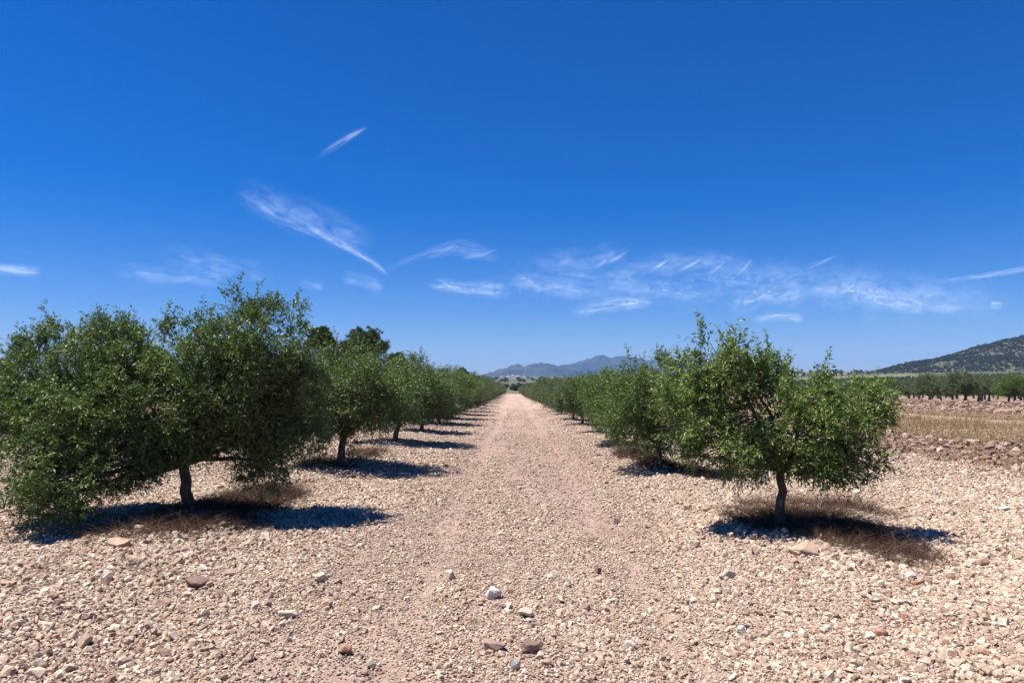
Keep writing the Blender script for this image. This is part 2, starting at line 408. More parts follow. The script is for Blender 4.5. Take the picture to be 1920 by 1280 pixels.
def clod_banks():
    P = []; S = []
    for (xc, sd, y0, y1, n, s0, s1) in ((10.3, .55, 8, 45, 5200, .05, .24), (9.4, .6, 8, 40, 2600, .04, .12), (30.0, 1.6, 22, 90, 7000, .08, .35), (25.5, .8, 22, 80, 2600, .06, .22), (-16.5, 1.2, 12, 70, 3000, .06, .3)):
        y = rs.uniform(y0, y1, n); x = xc + rs.normal(0, sd, n) - .5 * vn(y / 3, y * 0 + 3.3, 21)
        s = s0 + (s1 - s0) * rs.random(n) ** 2.6
        P.append(np.stack([x, y, ground_z(x, y) + s * .08], -1)); S.append(s)
    P = np.concatenate(P); s = np.concatenate(S); n = len(s)
    scl = s[:, None] * rs.uniform(.8, 1.3, (n, 3))
    rot = np.stack([rs.normal(0, .5, n), rs.normal(0, .5, n), rs.uniform(0, 6.28, n)], -1)
    protos = [hull_rock('clod_shape', 300 + k, M_CLOD, 18 + 2 * k, .7, 1.2) for k in range(6)]
    scatter('earth_clods', P, scl, rot, rs.integers(0, 6, n), protos)
clod_banks()

# ------------------------------------------------------------------ single stones
def rock(px, py, wpx, hpx, mat, label, seed, flat=None, rz=None, depth=1.0):
    rg = random.Random(seed)
    x, y = at(px, py + hpx * .5); d = math.hypot(x, y)
    W = wpx / FPX * y; H = hpx / FPX * y
    bm = bmesh.new(); D = W * .72 * depth
    for _ in range(19):
        v = Vector((rg.gauss(0, 1), rg.gauss(0, 1), rg.gauss(0, 1))).normalized()
        p = 2.6; s_ = (abs(v.x) ** p + abs(v.y) ** p + abs(v.z) ** p) ** (-1 / p)
        v = v * s_ * rg.uniform(.78, 1.06)
        bm.verts.new((v.x * W * .5, v.y * D * .5, v.z * H * .60))
    bmesh.ops.convex_hull(bm, input=bm.verts)
    bmesh.ops.delete(bm, geom=[v for v in bm.verts if not v.link_faces], context='VERTS')
    bmesh.ops.bevel(bm, geom=bm.edges[:], offset=W * .015, segments=1, affect='EDGES')
    bmesh.ops.triangulate(bm, faces=bm.faces)
    bmesh.ops.subdivide_edges(bm, edges=[e for e in bm.edges if e.calc_length() > W * .09], cuts=2, use_grid_fill=False)
    for v in bm.verts:
        a = np.array([v.co.x + v.co.z, v.co.y - v.co.z * .7]) / W
        k = float(fbm(a[0] * 7, a[1] * 7, seed, 5)) * .10
        v.co *= 1 + k
    me = bpy.data.meshes.new('rock'); bm.to_mesh(me); bm.free(); me.materials.append(M_ROCK[mat])
    o = bpy.data.objects.new('rock', me); COL.objects.link(o)
    o.location = (x, y + D * .35, gz(x, y + D * .35) + H * .34 + .008); o.rotation_euler = (rg.uniform(-.08, .08), rg.uniform(-.08, .08), rg.uniform(-.35, .35) if rz is None else rz)
    return tag(o, label, 'rock', 'loose rocks on the stony ground')
ROCKS = [
    (1513, 1052, 66, 26, 'tan', 'large smooth tan boulder at the foot of the front right olive tree', 1, .12),
    (1366, 1083, 36, 20, 'pale', 'pale cream rock left of the large tan boulder', 2, None),
    (925, 1118, 34, 22, 'white', 'whitish grey angular rock alone in the middle of the lane', 3, .3),
    (840, 1074, 28, 20, 'pale', 'pale angular rock on the lane, behind and left of the whitish grey one', 4, None),
    (985, 1163, 34, 18, 'pale', 'flat cream slab just in front of the whitish grey rock', 5, -.3),
    (926, 1222, 48, 24, 'pink', 'wide pinkish rock near the bottom edge, left of its darker neighbour', 6, .1),
    (998, 1226, 44, 26, 'brown', 'darker brown pitted rock right beside the wide pinkish rock', 7, None),
    (212, 1034, 48, 22, 'tan', 'rounded tan rock at the shadow edge under the big left olive tree', 8, -.1),
    (362, 1101, 50, 22, 'brown', 'flat brownish rock in the left foreground weeds', 9, None),
    (300, 1137, 34, 16, 'pink', 'low pinkish rock just in front of the flat brownish rock', 10, None),
    (346, 1122, 24, 14, 'pale', 'small cream rock touching the flat brownish rock', 11, None),
    (536, 1157, 42, 18, 'pale', 'long pale slab in the left foreground', 12, .1),
    (598, 1089, 28, 18, 'pale', 'pale upright rock between the left tree shadow and the lane', 13, None),
    (612, 1132, 26, 18, 'tan', 'tan rock just behind the long pale slab', 14, None),
    (645, 1226, 30, 16, 'red', 'reddish tan rock near the bottom edge, left of the lane', 15, None),
    (694, 1247, 22, 18, 'pale', 'pale blocky rock right of the reddish tan one near the bottom edge', 16, None),
    (966, 1258, 22, 22, 'white', 'white jagged rock at the bottom edge of the lane', 17, None),
    (1025, 1257, 24, 14, 'pink', 'pinkish rock at the bottom edge, right of the white jagged one', 18, None),
    (1100, 1141, 18, 16, 'pink', 'small rounded pinkish rock on the right wheel track', 19, None),
    (1157, 976, 14, 12, 'brown', 'small brown rock on the right side of the lane farther off', 20, None),
    (1122, 1069, 18, 12, 'brown', 'small brown clod-like rock in the middle of the right wheel track', 21, None),
    (1697, 1173, 20, 16, 'red', 'upright reddish rock in the right foreground', 22, None),
    (1654, 1197, 32, 16, 'red', 'flat orange red rock in the right foreground', 23, None),
    (1726, 1106, 30, 16, 'red', 'reddish rock beside a white one right of the dead weeds', 24, None),
    (1712, 1090, 24, 16, 'white', 'white rock behind the reddish one right of the dead weeds', 25, None),
    (1392, 1184, 20, 18, 'white', 'white rounded rock in front of the right olive tree', 26, None),
    (1850, 1239, 26, 16, 'red', 'reddish rock near the bottom right corner', 27, None),
    (1556, 1271, 22, 24, 'pale', 'cream rounded rock cut off by the bottom edge, right of centre', 28, None),
    (1305, 1024, 22, 16, 'pale', 'pale rock at the left end of the right tree shadow', 29, None),
    (1648, 912, 44, 12, 'pale', 'broad white slab lying on the clod bank behind the right tree', 30, 0),
    (1810, 838, 44, 14, 'pale', 'far pale slab on top of the clod bank at the right', 31, 0),
    (60, 1275, 44, 20, 'pale', 'pale rock cut off by the bottom left edge', 32, None),
    (1886, 955, 24, 12, 'white', 'small white rock near the right edge', 33, None),
]
for r_ in ROCKS:
    if r_[6] in (30, 31): continue
    rock(r_[0], r_[1], r_[2], r_[3], r_[4], r_[5], r_[6], rz=r_[7])

# ------------------------------------------------------------------ trees
def norm(v): return v / np.maximum(np.linalg.norm(v, axis=-1, keepdims=True), 1e-9)
def tubes(paths, sides=6):
    V = []; Fc = []; b = 0
    for pts, rad in paths:
        pts = np.asarray(pts, float); n = len(pts)
        tan = norm(np.gradient(pts, axis=0)); ref = np.array([0.31, .95, .05])
        u = norm(np.cross(tan, ref)); v = np.cross(tan, u)
        a = np.arange(sides) / sides * 2 * math.pi
        ring = pts[:, None] + (u[:, None] * np.cos(a)[None, :, None] + v[:, None] * np.sin(a)[None, :, None]) * np.asarray(rad)[:, None, None]
        V.append(ring.reshape(-1, 3))
        i = np.arange(n - 1)[:, None] * sides + np.arange(sides)[None]; j = np.arange(n - 1)[:, None] * sides + (np.arange(sides)[None] + 1) % sides
        Fc.append((np.stack([i, j, j + sides, i + sides], -1) + b).reshape(-1, 4)); b += n * sides
    return np.concatenate(V), np.concatenate(Fc)
def curve(rg, a, b, n, wob, sag=0.0):
    a = np.asarray(a, float); b = np.asarray(b, float); t = np.linspace(0, 1, n)[:, None]
    p = a + (b - a) * t + rg.normal(0, wob, (n, 3)) * (4 * t * (1 - t)); p[:, 2] += sag * (4 * t * (1 - t))[:, 0]
    return p
def leaves(rg, org, dirs, lens, per, L, Wd, spread, tint_t, pineish=False):
    """per leaves along each twig; lanceolate folded quads"""
    n = len(org); t = rg.uniform(.08, 1.0, (n, per)); 
    base = org[:, None] + dirs[:, None] * (t * lens[:, None])[..., None]
    base[..., 2] -= (t ** 2) * (lens[:, None] ** 2) * .25
    rnd = norm(rg.normal(0, 1, (n, per, 3)))
    side = norm(np.cross(np.broadcast_to(dirs[:, None], rnd.shape), rnd))
    ax = norm(dirs[:, None] * rg.uniform(.35, 1.0, (n, per, 1)) + side * spread + rg.normal(0, .18, (n, per, 3)))
    ll = L * rg.uniform(.65, 1.25, (n, per)) * (1.05 - .35 * t)
    ax = ax.reshape(-1, 3); base = base.reshape(-1, 3); ll = ll.reshape(-1)
    # blades tend to face up and outward, with a lot of scatter
    upv = norm(np.array([0, 0, 1.0]) + rg.normal(0, .75, ax.shape))
    wv = norm(np.cross(ax, upv)); nn = np.cross(wv, ax)
    wd = ll * Wd
    v0 = base; v1 = base + ax * (ll * .45)[:, None] + wv * wd[:, None] * .5 + nn * (wd * .12)[:, None]
    v2 = base + ax * ll[:, None] - np.array([0, 0, 1.0]) * (ll * .10)[:, None]; v3 = base + ax * (ll * .45)[:, None] - wv * wd[:, None] * .5 + nn * (wd * .12)[:, None]
    V = np.stack([v0, v3, v2, v1], 1).reshape(-1, 3)
    # normal of (v0,v3,v2,v1) must look up
    Fc = np.arange(len(V)).reshape(-1, 4)
    nz = np.cross(v3 - v0, v2 - v0)[:, 2]; flip = nz < 0
    flip ^= rg.random(len(flip)) < .12
    Fc[flip] = Fc[flip][:, ::-1]
    tint = np.clip(np.repeat(tint_t, per) + rg.normal(0, .16, len(ll)), 0, 1)
    return V, Fc, np.repeat(tint, 4)

def build_tree(name, loc, lobes, seed, trunk_top=(0, 0, .75), trunk_r=.10, clusters=260, twigs=18, per=13, L=.058, Wd=.24, mat=None,
               crown_name='crown', shoots=40, lean=(0, 0), spread=.75, twig_len=(.12, .30), crad=.17, shell=.55, label=None, cat='olive tree', group=None, dead=0, up=.35):
    rg = np.random.default_rng(seed); root = empty(name, loc)
    lobes = np.array(lobes, float); vol = lobes[:, 3] * lobes[:, 4] * lobes[:, 5]
    area = vol ** (2 / 3); pick = rg.choice(len(lobes), clusters, p=area / area.sum())
    d = norm(rg.normal(0, 1, (clusters, 3))); rad = shell + (1 - shell) * rg.random(clusters) ** .6
    inner = rg.random(clusters) < .12; rad[inner] *= rg.uniform(.3, .8, inner.sum())
    cc = lobes[pick, :3] + d * rad[:, None] * lobes[pick, 3:6]
    # push cluster centres with noise so the outline is uneven
    outw = norm(cc - lobes[pick, :3])
    f1 = fbm(cc[:, 0] * 2.0 + cc[:, 2] * 1.3, cc[:, 1] * 2.0 - cc[:, 2] * 1.9, seed, 2)
    cc += outw * (f1 * .44)[:, None]
    cc = cc[(f1 > -.20) | (rad < .7) | (rg.random(clusters) < .35)]
    cc = cc[cc[:, 2] > .12]; 
    ctint = np.clip(rg.normal(.45, .30, len(cc)), 0, 1)
    cen = (lobes[:, :3] * vol[:, None]).sum(0) / vol.sum()
    outw = norm(cc - cen)
    # twigs per cluster
    k = len(cc); off = norm(rg.normal(0, 1, (k, twigs, 3))) * (crad * rg.random((k, twigs, 1)) ** .5)
    org = (cc[:, None] + off * .7).reshape(-1, 3)
    dr = norm(np.repeat(outw, twigs, 0) * .55 + off.reshape(-1, 3) / crad * .75 + np.array([0, 0, up]) + rg.normal(0, .38, (k * twigs, 3)))
    ln = rg.uniform(*twig_len, k * twigs); tt = np.repeat(ctint, twigs) + rg.normal(0, .10, k * twigs)
    # upright leafy shoots that break the outline
    if shoots:
        top = cc[rg.choice(k, shoots, p=(lambda q: q / q.sum())(np.clip(cc[:, 2] - cen[2] + .25, .02, None) ** 2))]
        sd = norm(norm(top - cen) * .45 + np.array([0, 0, 1.0]) + rg.normal(0, .18, (shoots, 3)))
        sl_ = rg.uniform(.08, .34, shoots)
        m = 6; ts = np.linspace(.1, 1, m)
        so_ = (top[:, None] + sd[:, None] * (ts * 1)[None, :, None] * sl_[:, None, None]).reshape(-1, 3)
        sdr = norm(np.repeat(sd, m, 0) + rg.normal(0, .35, (shoots * m, 3)))
        org = np.concatenate([org, so_]); dr = np.concatenate([dr, sdr]); ln = np.concatenate([ln, rg.uniform(.08, .18, shoots * m)]); tt = np.concatenate([tt, rg.uniform(.4, .9, shoots * m)])
    V, Fc, tint = leaves(rg, org, dr, ln, per, L, Wd, spread, tt)
    cr = mesh_np(crown_name, V, Fc, 4, mat, False, root, attrs={'tint': ('POINT', 'FLOAT', tint.astype(np.float32))})
    # wood: trunk, limbs to the lobes, branches to clusters, twigs
    tp = np.array(trunk_top, float)
    n = 7; t = np.linspace(0, 1, n)
    tr = np.stack([tp[0] * t ** 1.3 + rg.normal(0, .012, n), tp[1] * t ** 1.3 + rg.normal(0, .012, n), -.12 + (tp[2] + .12) * t], -1)
    rr = trunk_r * (1.0 - .30 * t); rr[0] *= 1.5; rr[1] *= 1.15
    paths = [(tr, rr)]
    ends = []
    for lb in lobes:
        e = lb[:3] + np.array([0, 0, -.15]) * lb[5]
        c_ = curve(rg, tr[-1] - [0, 0, .04], e, 7, .035, .04); paths.append((c_, np.linspace(trunk_r * .52, trunk_r * .16, 7))); ends.append(c_)
    allp = np.concatenate([e[2:] for e in ends])
    for i in rg.choice(k, min(k, 110), replace=False):
        s = allp[np.argmin(((allp - cc[i]) ** 2).sum(1) + rg.random(len(allp)) * .08)]
        paths.append((curve(rg, s, cc[i], 5, .025, .03), np.linspace(trunk_r * .13, .004, 5)))
    if dead:
        side = np.argsort(cc[:, 0])[:dead * 3]; side = rg.choice(side, dead)
        for i in side:
            e = cc[i] + norm(outw[i] + rg.normal(0, .4, 3)) * rg.uniform(.15, .38)
            paths.append((curve(rg, cc[i] - outw[i] * .35, e, 6, .03), np.linspace(.009, .003, 6)))
    Vt, Ft = tubes(paths, 7)
    mesh_np('trunk', Vt, Ft, 4, M_BARK, True, root)
    return tag(root, label, cat, group)
def copy_tree(src, loc, rz, s, label, group):
    r = src.copy(); COL.objects.link(r); r.location = loc; r.rotation_euler = (0, 0, rz); r.scale = s
    r['label'] = label
    if group: r['group'] = group
    for ch in list(src.children):
        c = ch.copy(); COL.objects.link(c); c.parent = r
    return r

G_L = 'olive trees in the left row'; G_R = 'olive trees in the right row'
x, y = at(352, 975)
build_tree('olive_tree', (x, y, gz(x, y)), [
    (.74, .1, 1.90, .60, .7, .58), (1.08, .2, 1.46, .48, .65, .54), (.10, -.05, 1.72, .55, .7, .56), (-1.05, .1, 1.72, .60, .7, .58), (-1.72, .2, 1.50, .58, .65, .60),
    (-.35, -.3, 1.38, .75, .7, .58), (-1.45, -.2, .98, .55, .6, .50), (-1.02, -.95, .55, .36, .32, .42), (-1.05, -1.0, .30, .26, .26, .22), (-.92, -.95, .62, .30, .28, .30), (-.62, -.35, .78, .50, .45, .36), (.75, -.05, .98, .50, .5, .40),
    (.82, .0, .68, .32, .35, .30), (.45, -.35, 1.30, .55, .5, .5), (-1.0, -.6, 1.2, .5, .45, .45), (.0, -.45, .92, .42, .3, .26), (1.15, .3, 1.08, .36, .5, .38), (.34, -.25, 1.0, .42, .4, .32)],
    11, (-.06, .0, .62), .080, 1150, 22, 12, .060, .27, M_OLIVE, shoots=70, crad=.145, twig_len=(.10, .25), label='biggest olive tree, broad dark crown drooping to the ground at the far left front', group=G_L)
x, y = at(1465, 1010)
build_tree('olive_tree', (x, y, gz(x, y)), [
    (-.52, 0, 1.64, .46, .52, .34), (-.16, .1, 1.58, .36, .46, .32), (-.92, .1, 1.50, .28, .35, .32), (.90, .0, 1.40, .30, .42, .34), (.22, -.1, 1.22, .60, .6, .36), (-.74, 0, 1.18, .42, .5, .40),
    (.68, .0, .98, .40, .45, .32), (.10, -.1, .80, .48, .42, .26), (1.12, .1, 1.20, .20, .3, .26), (-.90, .1, .80, .18, .2, .20), (.45, 0, .66, .36, .35, .20), (-.35, -.2, 1.0, .45, .4, .32)],
    12, (.0, 0, .66), .058, 360, 17, 12, .060, .30, M_OLIVE_Y, shoots=40, dead=50, crad=.145, twig_len=(.10, .24), label='olive tree with bright green open crown, nearest in the right row', group=G_R)

ORD = ['first', 'second', 'third', 'fourth', 'fifth', 'sixth', 'seventh', 'eighth', 'ninth', 'tenth', 'eleventh', 'twelfth']
def std_lobes(rg, R_=1.45, H=2.4, low=.55):
    L_ = []
    for k in range(6):
        a = k / 6 * 6.283 + rg.uniform(-.3, .3); r = R_ * rg.uniform(.42, .58); z = rg.uniform(low + .45, H - .85)
        L_.append((math.cos(a) * r, math.sin(a) * r, z, R_ * rg.uniform(.42, .55), R_ * rg.uniform(.42, .55), rg.uniform(.5, .72)))
    L_.append((rg.uniform(-.2, .2), rg.uniform(-.2, .2), H - .75, R_ * .55, R_ * .55, .66))
    L_.append((rg.uniform(-.4, .4), rg.uniform(-.4, .4), low + .45, R_ * .6, R_ * .6, .42))
    return L_
protos = []
def place_row(xs_of, ds, labels, group, hs_, seed):
    rg = random.Random(seed)
    for k, dd in enumerate(ds):
        xx = xs_of(dd) + (rg.uniform(-.12, .12) if k > 1 else 0); zz = gz(xx, dd)
        s = hs_(k, rg)
        if group == G_R and k == 0:
            q = random.Random(77)
            build_tree('olive_tree', (2.72, 13.9, gz(2.72, 13.9)), std_lobes(q, 1.12, 2.12, .55), 177, (.05, .0, .62), .075, 330, 16, 10, .066, .29, M_OLIVE,
                       shoots=36, crad=.17, label=labels(k) + ', standing clear on its own trunk', group=group)
            continue
        if len(protos) < 6:
            q = random.Random(500 + len(protos))
            m = [M_OLIVE, M_OLIVE, M_OLIVE_G, M_OLIVE, M_OLIVE_Y, M_OLIVE_G][len(protos)]
            b = build_tree('olive_tree', (xx, dd, zz), std_lobes(q, 1.55, 2.45, [.60, .62, .38, .58, .45, .38][len(protos)]), 60 + len(protos), (q.uniform(-.12, .12), q.uniform(-.1, .1), .62), .085,
                           600, 16, 9, .072, .29, m, shoots=55, crad=.19, label=labels(k), group=group)
            b.scale = s; protos.append(b)
        else:
            src = protos[rg.randrange(len(protos))] if k else protos[3]
            if k > 7 and rg.random() < .5: src = protos[rg.choice([2, 5])]
            copy_tree(src, (xx, dd, zz), rg.uniform(0, 6.28) if k else 3.3, s, labels(k), group)
def lab(side):
    def f(k):
        k += 1
        if k < len(ORD): return ORD[k] + ' olive tree from the front in the ' + side + ' row'
        return 'small distant olive tree merging with its neighbours at the far end of the ' + side + ' row'
    return f
dl = [14.4, 20.6] + [20.6 + 5.9 * k for k in range(1, 33)]
dr_ = [13.9, 19.6] + [19.6 + 5.8 * k for k in range(1, 33)]
place_row(lambda d: -3.32 if d < 16 else -3.25, dl, lab('left'), G_L, lambda k, r: (lambda a: (a * 1.02, a * 1.0, a * r.uniform(.90, 1.06)))(r.uniform(.95, 1.14)), 3)
place_row(lambda d: 2.78 if d < 25 else 2.95, dr_, lab('right'), G_R, lambda k, r: (lambda a: (a * .80, a * .92, a * .95 * r.uniform(.86, 1.04)))(r.uniform(.86, 1.03)), 4)

# olives of the neighbouring orchard beyond the berm
orch = []
for k in range(3):
    q = random.Random(800 + k)
    orch.append((std_lobes(q, 1.7, 3.0, 1.0), [M_OLIVE_G, M_OLIVE, M_OLIVE_G][k], q))
opro = []
rg = random.Random(21); nT = 0
for row in range(7):
    xr = 39.5 + row * 6.5
    for k in range(22):
        dd = 46 + k * 6.2 + rg.uniform(-.6, .6) + (row % 2) * 2
        q = xr / dd
        if not (.44 < q < .80): continue
        nT += 1
        s = rg.uniform(.95, 1.2)
        px_ = 960 + q * FPX
        if row == 0:
            lb = 'olive tree in the front line beyond the stony berm, ' + ('behind the bright green tree' if px_ < 1690 else 'left of the right edge' if px_ < 1920 else 'past the right edge')
        elif row < 3: lb = 'olive tree in the middle lines of the orchard beyond the berm'
        else: lb = 'olive tree in the back lines of the orchard beyond the berm'
        GO = 'olive trees of the orchard beyond the berm'; s *= .88
        if len(opro) < 3:
            Lb, m, q = orch[len(opro)]
            b = build_tree('olive_tree', (xr, dd, gz(xr, dd)), Lb, 90 + len(opro), (q.uniform(-.3, .3), q.uniform(-.2, .2), 1.05), .15, 520, 15, 8, .095, .30, m, shoots=30, crad=.22, label=lb, group=GO)
            b.scale = (s, s, s); opro.append(b)
        else:
            copy_tree(opro[rg.choice([0, 0, 1, 2])], (xr + rg.uniform(-.6, .6), dd, gz(xr, dd)), rg.uniform(0, 6.28), (s, s, s * rg.uniform(.85, 1.1)), lb, GO)

# pines behind the left row
def pine(px, top, dist, wpx, seed, label, hf=1.0):
    x_ = (px - 960) / FPX * dist; h = (728 - top) / FPX * dist + CAM_H; w_ = wpx / FPX * dist
    q = random.Random(seed); L_ = []
    for k in range(9):
        a = k / 9 * 6.283; r = w_ * .5 * q.uniform(.45, .72)
        L_.append((math.cos(a) * r, math.sin(a) * r, h - w_ * q.uniform(.30, .62), w_ * q.uniform(.16, .24), w_ * q.uniform(.16, .24), w_ * q.uniform(.10, .16)))
    L_.append((0, 0, h - w_ * .2, w_ * .28, w_ * .28, w_ * .16)); L_.append((.1, 0, h - w_ * .45, w_ * .36, w_ * .36, w_ * .2))
    t = build_tree('pine_tree', (x_, dist, gz(x_, dist)), L_, seed, (.1, 0, h * .5), .16, 420, 15, 9, .20, .22, M_PINE, shoots=0, crad=w_ * .055, twig_len=(.10, .28), spread=.9, label=label, cat='pine tree', group='pine trees behind the left row', shell=.6, up=.5)
    return t
pine(684, 610, 66, 92, 71, 'broad rounded pine rising highest above the left row of olives')
pine(602, 617, 70, 56, 72, 'narrower pine partly hidden behind the second left olive tree')
pine(645, 648, 72, 60, 73, 'low pine filling the gap between the two taller pines')
pine(742, 662, 78, 50, 75, 'low dark pine just right of the broad rounded pine')
pine(866, 689, 150, 26, 74, 'small grey green pine topping the far end of the left row')
pine(6, 674, 85, 40, 76, 'small dark pine at the far left edge of the picture')
pine(-45, 668, 90, 80, 77, 'wide dark pine beyond the far left edge')

# ------------------------------------------------------------------ dead weeds and straw
def blades(rg, x, y, h, lean, width, segs=4, curl=.5):
    n = len(x); z = ground_z(x, y); az = rg.uniform(0, 6.283, n)
    dx, dy = np.cos(az), np.sin(az); t = np.linspace(0, 1, segs)
    ln = lean * rg.uniform(.2, 1.2, n)
    px_ = x[:, None] + dx[:, None] * (ln * h)[:, None] * t ** 1.6; py_ = y[:, None] + dy[:, None] * (ln * h)[:, None] * t ** 1.6
    cv = rg.uniform(0, curl, n)
    pz = z[:, None] + h[:, None] * (t - cv[:, None] * t ** 2.2) - .01
    j = rg.normal(0, .05, (n, segs)) * h[:, None] * t; px_ = px_ + j
    j = rg.normal(0, .05, (n, segs)) * h[:, None] * t; py_ = py_ + j
    wa = rg.uniform(0, 3.14, n); wx, wy = np.cos(wa), np.sin(wa)
    wd = width * (1 - .75 * t)[None] * rg.uniform(.7, 1.3, n)[:, None]
    A = np.stack([px_ - wx[:, None] * wd, py_ - wy[:, None] * wd, pz], -1); B = np.stack([px_ + wx[:, None] * wd, py_ + wy[:, None] * wd, pz], -1)
    V = np.stack([A, B], 2).reshape(n, segs * 2, 3)
    b = (np.arange(n) * segs * 2)[:, None]; s = np.arange(segs - 1)[None] * 2
    f = np.stack([b + s, b + s + 1, b + s + 3, b + s + 2], -1).reshape(-1, 4)
    return V.reshape(-1, 3), f, np.repeat(np.clip(rg.normal(.4, .28, n), 0, 1), segs * 2)
def weed_patch(name, blobs, mat, label, cat, group=None, kind=None, seed=1, lean=1.9, width=.0026, curl=.6):
    rg = np.random.default_rng(seed); Xs, Ys, Hs = [], [], []
    for (cx, cy, rx, ry, n, h) in blobs:
        nc = max(4, n // 110); ca = rg.uniform(0, 6.283, nc); cr_ = np.sqrt(rg.random(nc))
        ccx = cx + np.cos(ca) * cr_ * rx; ccy = cy + np.sin(ca) * cr_ * ry; i = rg.integers(0, nc, n)
        Xs.append(ccx[i] + rg.normal(0, rx * .09 + .02, n)); Ys.append(ccy[i] + rg.normal(0, ry * .09 + .02, n)); 
        ch = rg.uniform(.55, 1.2, nc) * (1.15 - .6 * cr_)
        Hs.append(h * ch[i] * rg.uniform(.35, 1.15, n))
    X_, Y_, H_ = map(np.concatenate, (Xs, Ys, Hs))
    V, f, tint = blades(rg, X_, Y_, H_, lean, width, curl=curl)
    o = mesh_np(name, V, f, 4, mat, False, attrs={'tint': ('POINT', 'FLOAT', tint.astype(np.float32))})
    return tag(o, label, cat, group, kind)
GW = 'dead weeds around the trees'
def bl(px, py, wpx, hpx, n, h):
    cx, cy = at(px, py); _, y0 = at(px, py + hpx / 2); _, y1 = at(px, py - hpx / 2)
    return (cx, cy, wpx / 2 / FPX * cy, (y1 - y0) / 2, n, h)
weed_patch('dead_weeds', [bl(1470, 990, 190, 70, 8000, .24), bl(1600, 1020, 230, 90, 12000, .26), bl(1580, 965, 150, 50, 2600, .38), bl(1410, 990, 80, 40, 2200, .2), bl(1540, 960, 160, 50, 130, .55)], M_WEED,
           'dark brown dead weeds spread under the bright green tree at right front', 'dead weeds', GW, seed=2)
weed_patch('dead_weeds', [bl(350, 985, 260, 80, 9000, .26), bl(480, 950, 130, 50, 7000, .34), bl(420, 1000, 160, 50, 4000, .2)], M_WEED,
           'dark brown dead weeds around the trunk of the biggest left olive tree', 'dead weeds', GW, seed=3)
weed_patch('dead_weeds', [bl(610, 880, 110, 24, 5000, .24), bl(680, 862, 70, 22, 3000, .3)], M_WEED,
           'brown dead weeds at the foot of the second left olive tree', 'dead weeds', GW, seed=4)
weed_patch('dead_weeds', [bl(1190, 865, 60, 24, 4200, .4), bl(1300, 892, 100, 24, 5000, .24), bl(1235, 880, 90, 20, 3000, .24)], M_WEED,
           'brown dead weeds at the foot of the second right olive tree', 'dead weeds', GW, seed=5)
weed_patch('sparse_weeds', [bl(250, 1090, 260, 90, 900, .13), bl(40, 1100, 120, 120, 700, .14), bl(590, 1020, 120, 30, 300, .1), bl(1640, 1090, 160, 60, 600, .12), bl(330, 1060, 200, 60, 600, .10)], M_WEED,
           None, None, kind='stuff', seed=6, width=.0016)
# straw strip on the right
rg2 = np.random.default_rng(9)
def straw():
    n = 52000; d = rg2.uniform(13, 62, n); x_ = rg2.uniform(11.2, 25, n); k = (x_ / d > .36) & (x_ / d < .95) & (np.abs(x_ - 22.3) > .8); x_, d = x_[k], d[k]
    k = vn(x_ / 1.1, d / 1.1, 61) + rg2.uniform(-.3, .5, len(x_)) > -.05; x_, d = x_[k], d[k]
    h = .30 * rg2.uniform(.4, 1.3, len(x_)) * (.6 + .8 * (vn(x_ / 2.3, d / 2.3, 62) + .5))
    m = 9000; xb = np.concatenate([10.4 + rg2.normal(0, .7, m), 30 + rg2.normal(0, 1.8, m)]); db = np.concatenate([rg2.uniform(10, 40, m), rg2.uniform(28, 85, m)])
    V, f, t = blades(rg2, np.concatenate([x_, xb]), np.concatenate([d, db]), np.concatenate([h, .22 * rg2.uniform(.4, 1.2, 2 * m)]), .6, .005, 3, .3)
    o = mesh_np('dry_grass', V, f, 4, M_STRAW, False, attrs={'tint': ('POINT', 'FLOAT', t.astype(np.float32))})
    tag(o, kind='stuff')
straw()

# ------------------------------------------------------------------ far scrub and plantations as stuff
def bush_proto(seed, mat):
    q = np.random.default_rng(seed); n = 46
    c = norm(q.normal(0, 1, (n, 3))) * (q.random((n, 1)) ** .4) * [.5, .5, .42] + [0, 0, .45]
    dr = norm(q.normal(0, 1, (n, 3)) + [0, 0, .4])
    V, Fc, t = leaves(q, c, dr, np.full(n, .16), 6, .19, .8, .7, q.uniform(0, 1, n))
    me_o = mesh_np('bush_shape', V, Fc, 4, mat, False, attrs={'tint': ('POINT', 'FLOAT', t.astype(np.float32))})
    COL.objects.unlink(me_o); return me_o
BP = [bush_proto(900 + k, M_BUSH) for k in range(4)]
def scrub(name, x, y, z, s):
    n = len(x); rot = np.stack([np.zeros(n), np.zeros(n), rs.uniform(0, 6.28, n)], -1)
    scatter(name, np.stack([x, y, z], -1), s[:, None] * rs.uniform(.8, 1.2, (n, 3)), rot, rs.integers(0, 4, n), BP)
# hill scrub on the hill surface
fl = np.arange(hillA.size); w_ = (hillY.ravel() < 1560) & (hillZ.ravel() > 6); cand = fl[w_]
i = rs.choice(cand, 32000); dxh = (hillA[0, 1] - hillA[0, 0]); dyh = hillY[1, 0] - hillY[0, 0]
r0, c0 = np.unravel_index(i, hillA.shape); r0 = np.clip(r0, 0, hillA.shape[0] - 2); c0 = np.clip(c0, 0, hillA.shape[1] - 2)
u = rs.random(len(i)); v = rs.random(len(i))
hz = (hillZ[r0, c0] * (1 - u) + hillZ[r0, c0 + 1] * u) * (1 - v) + (hillZ[r0 + 1, c0] * (1 - u) + hillZ[r0 + 1, c0 + 1] * u) * v
hx = hillA[r0, c0] + u * dxh; hy = hillY[r0, c0] + v * dyh
k = vn(hx / 40, hy / 40, 77) + rs.uniform(-.4, .4, len(hx)) > -.3
scrub('hill_shrubs', hx[k], hy[k], hz[k] - .3, rs.uniform(2.0, 5.0, k.sum()))
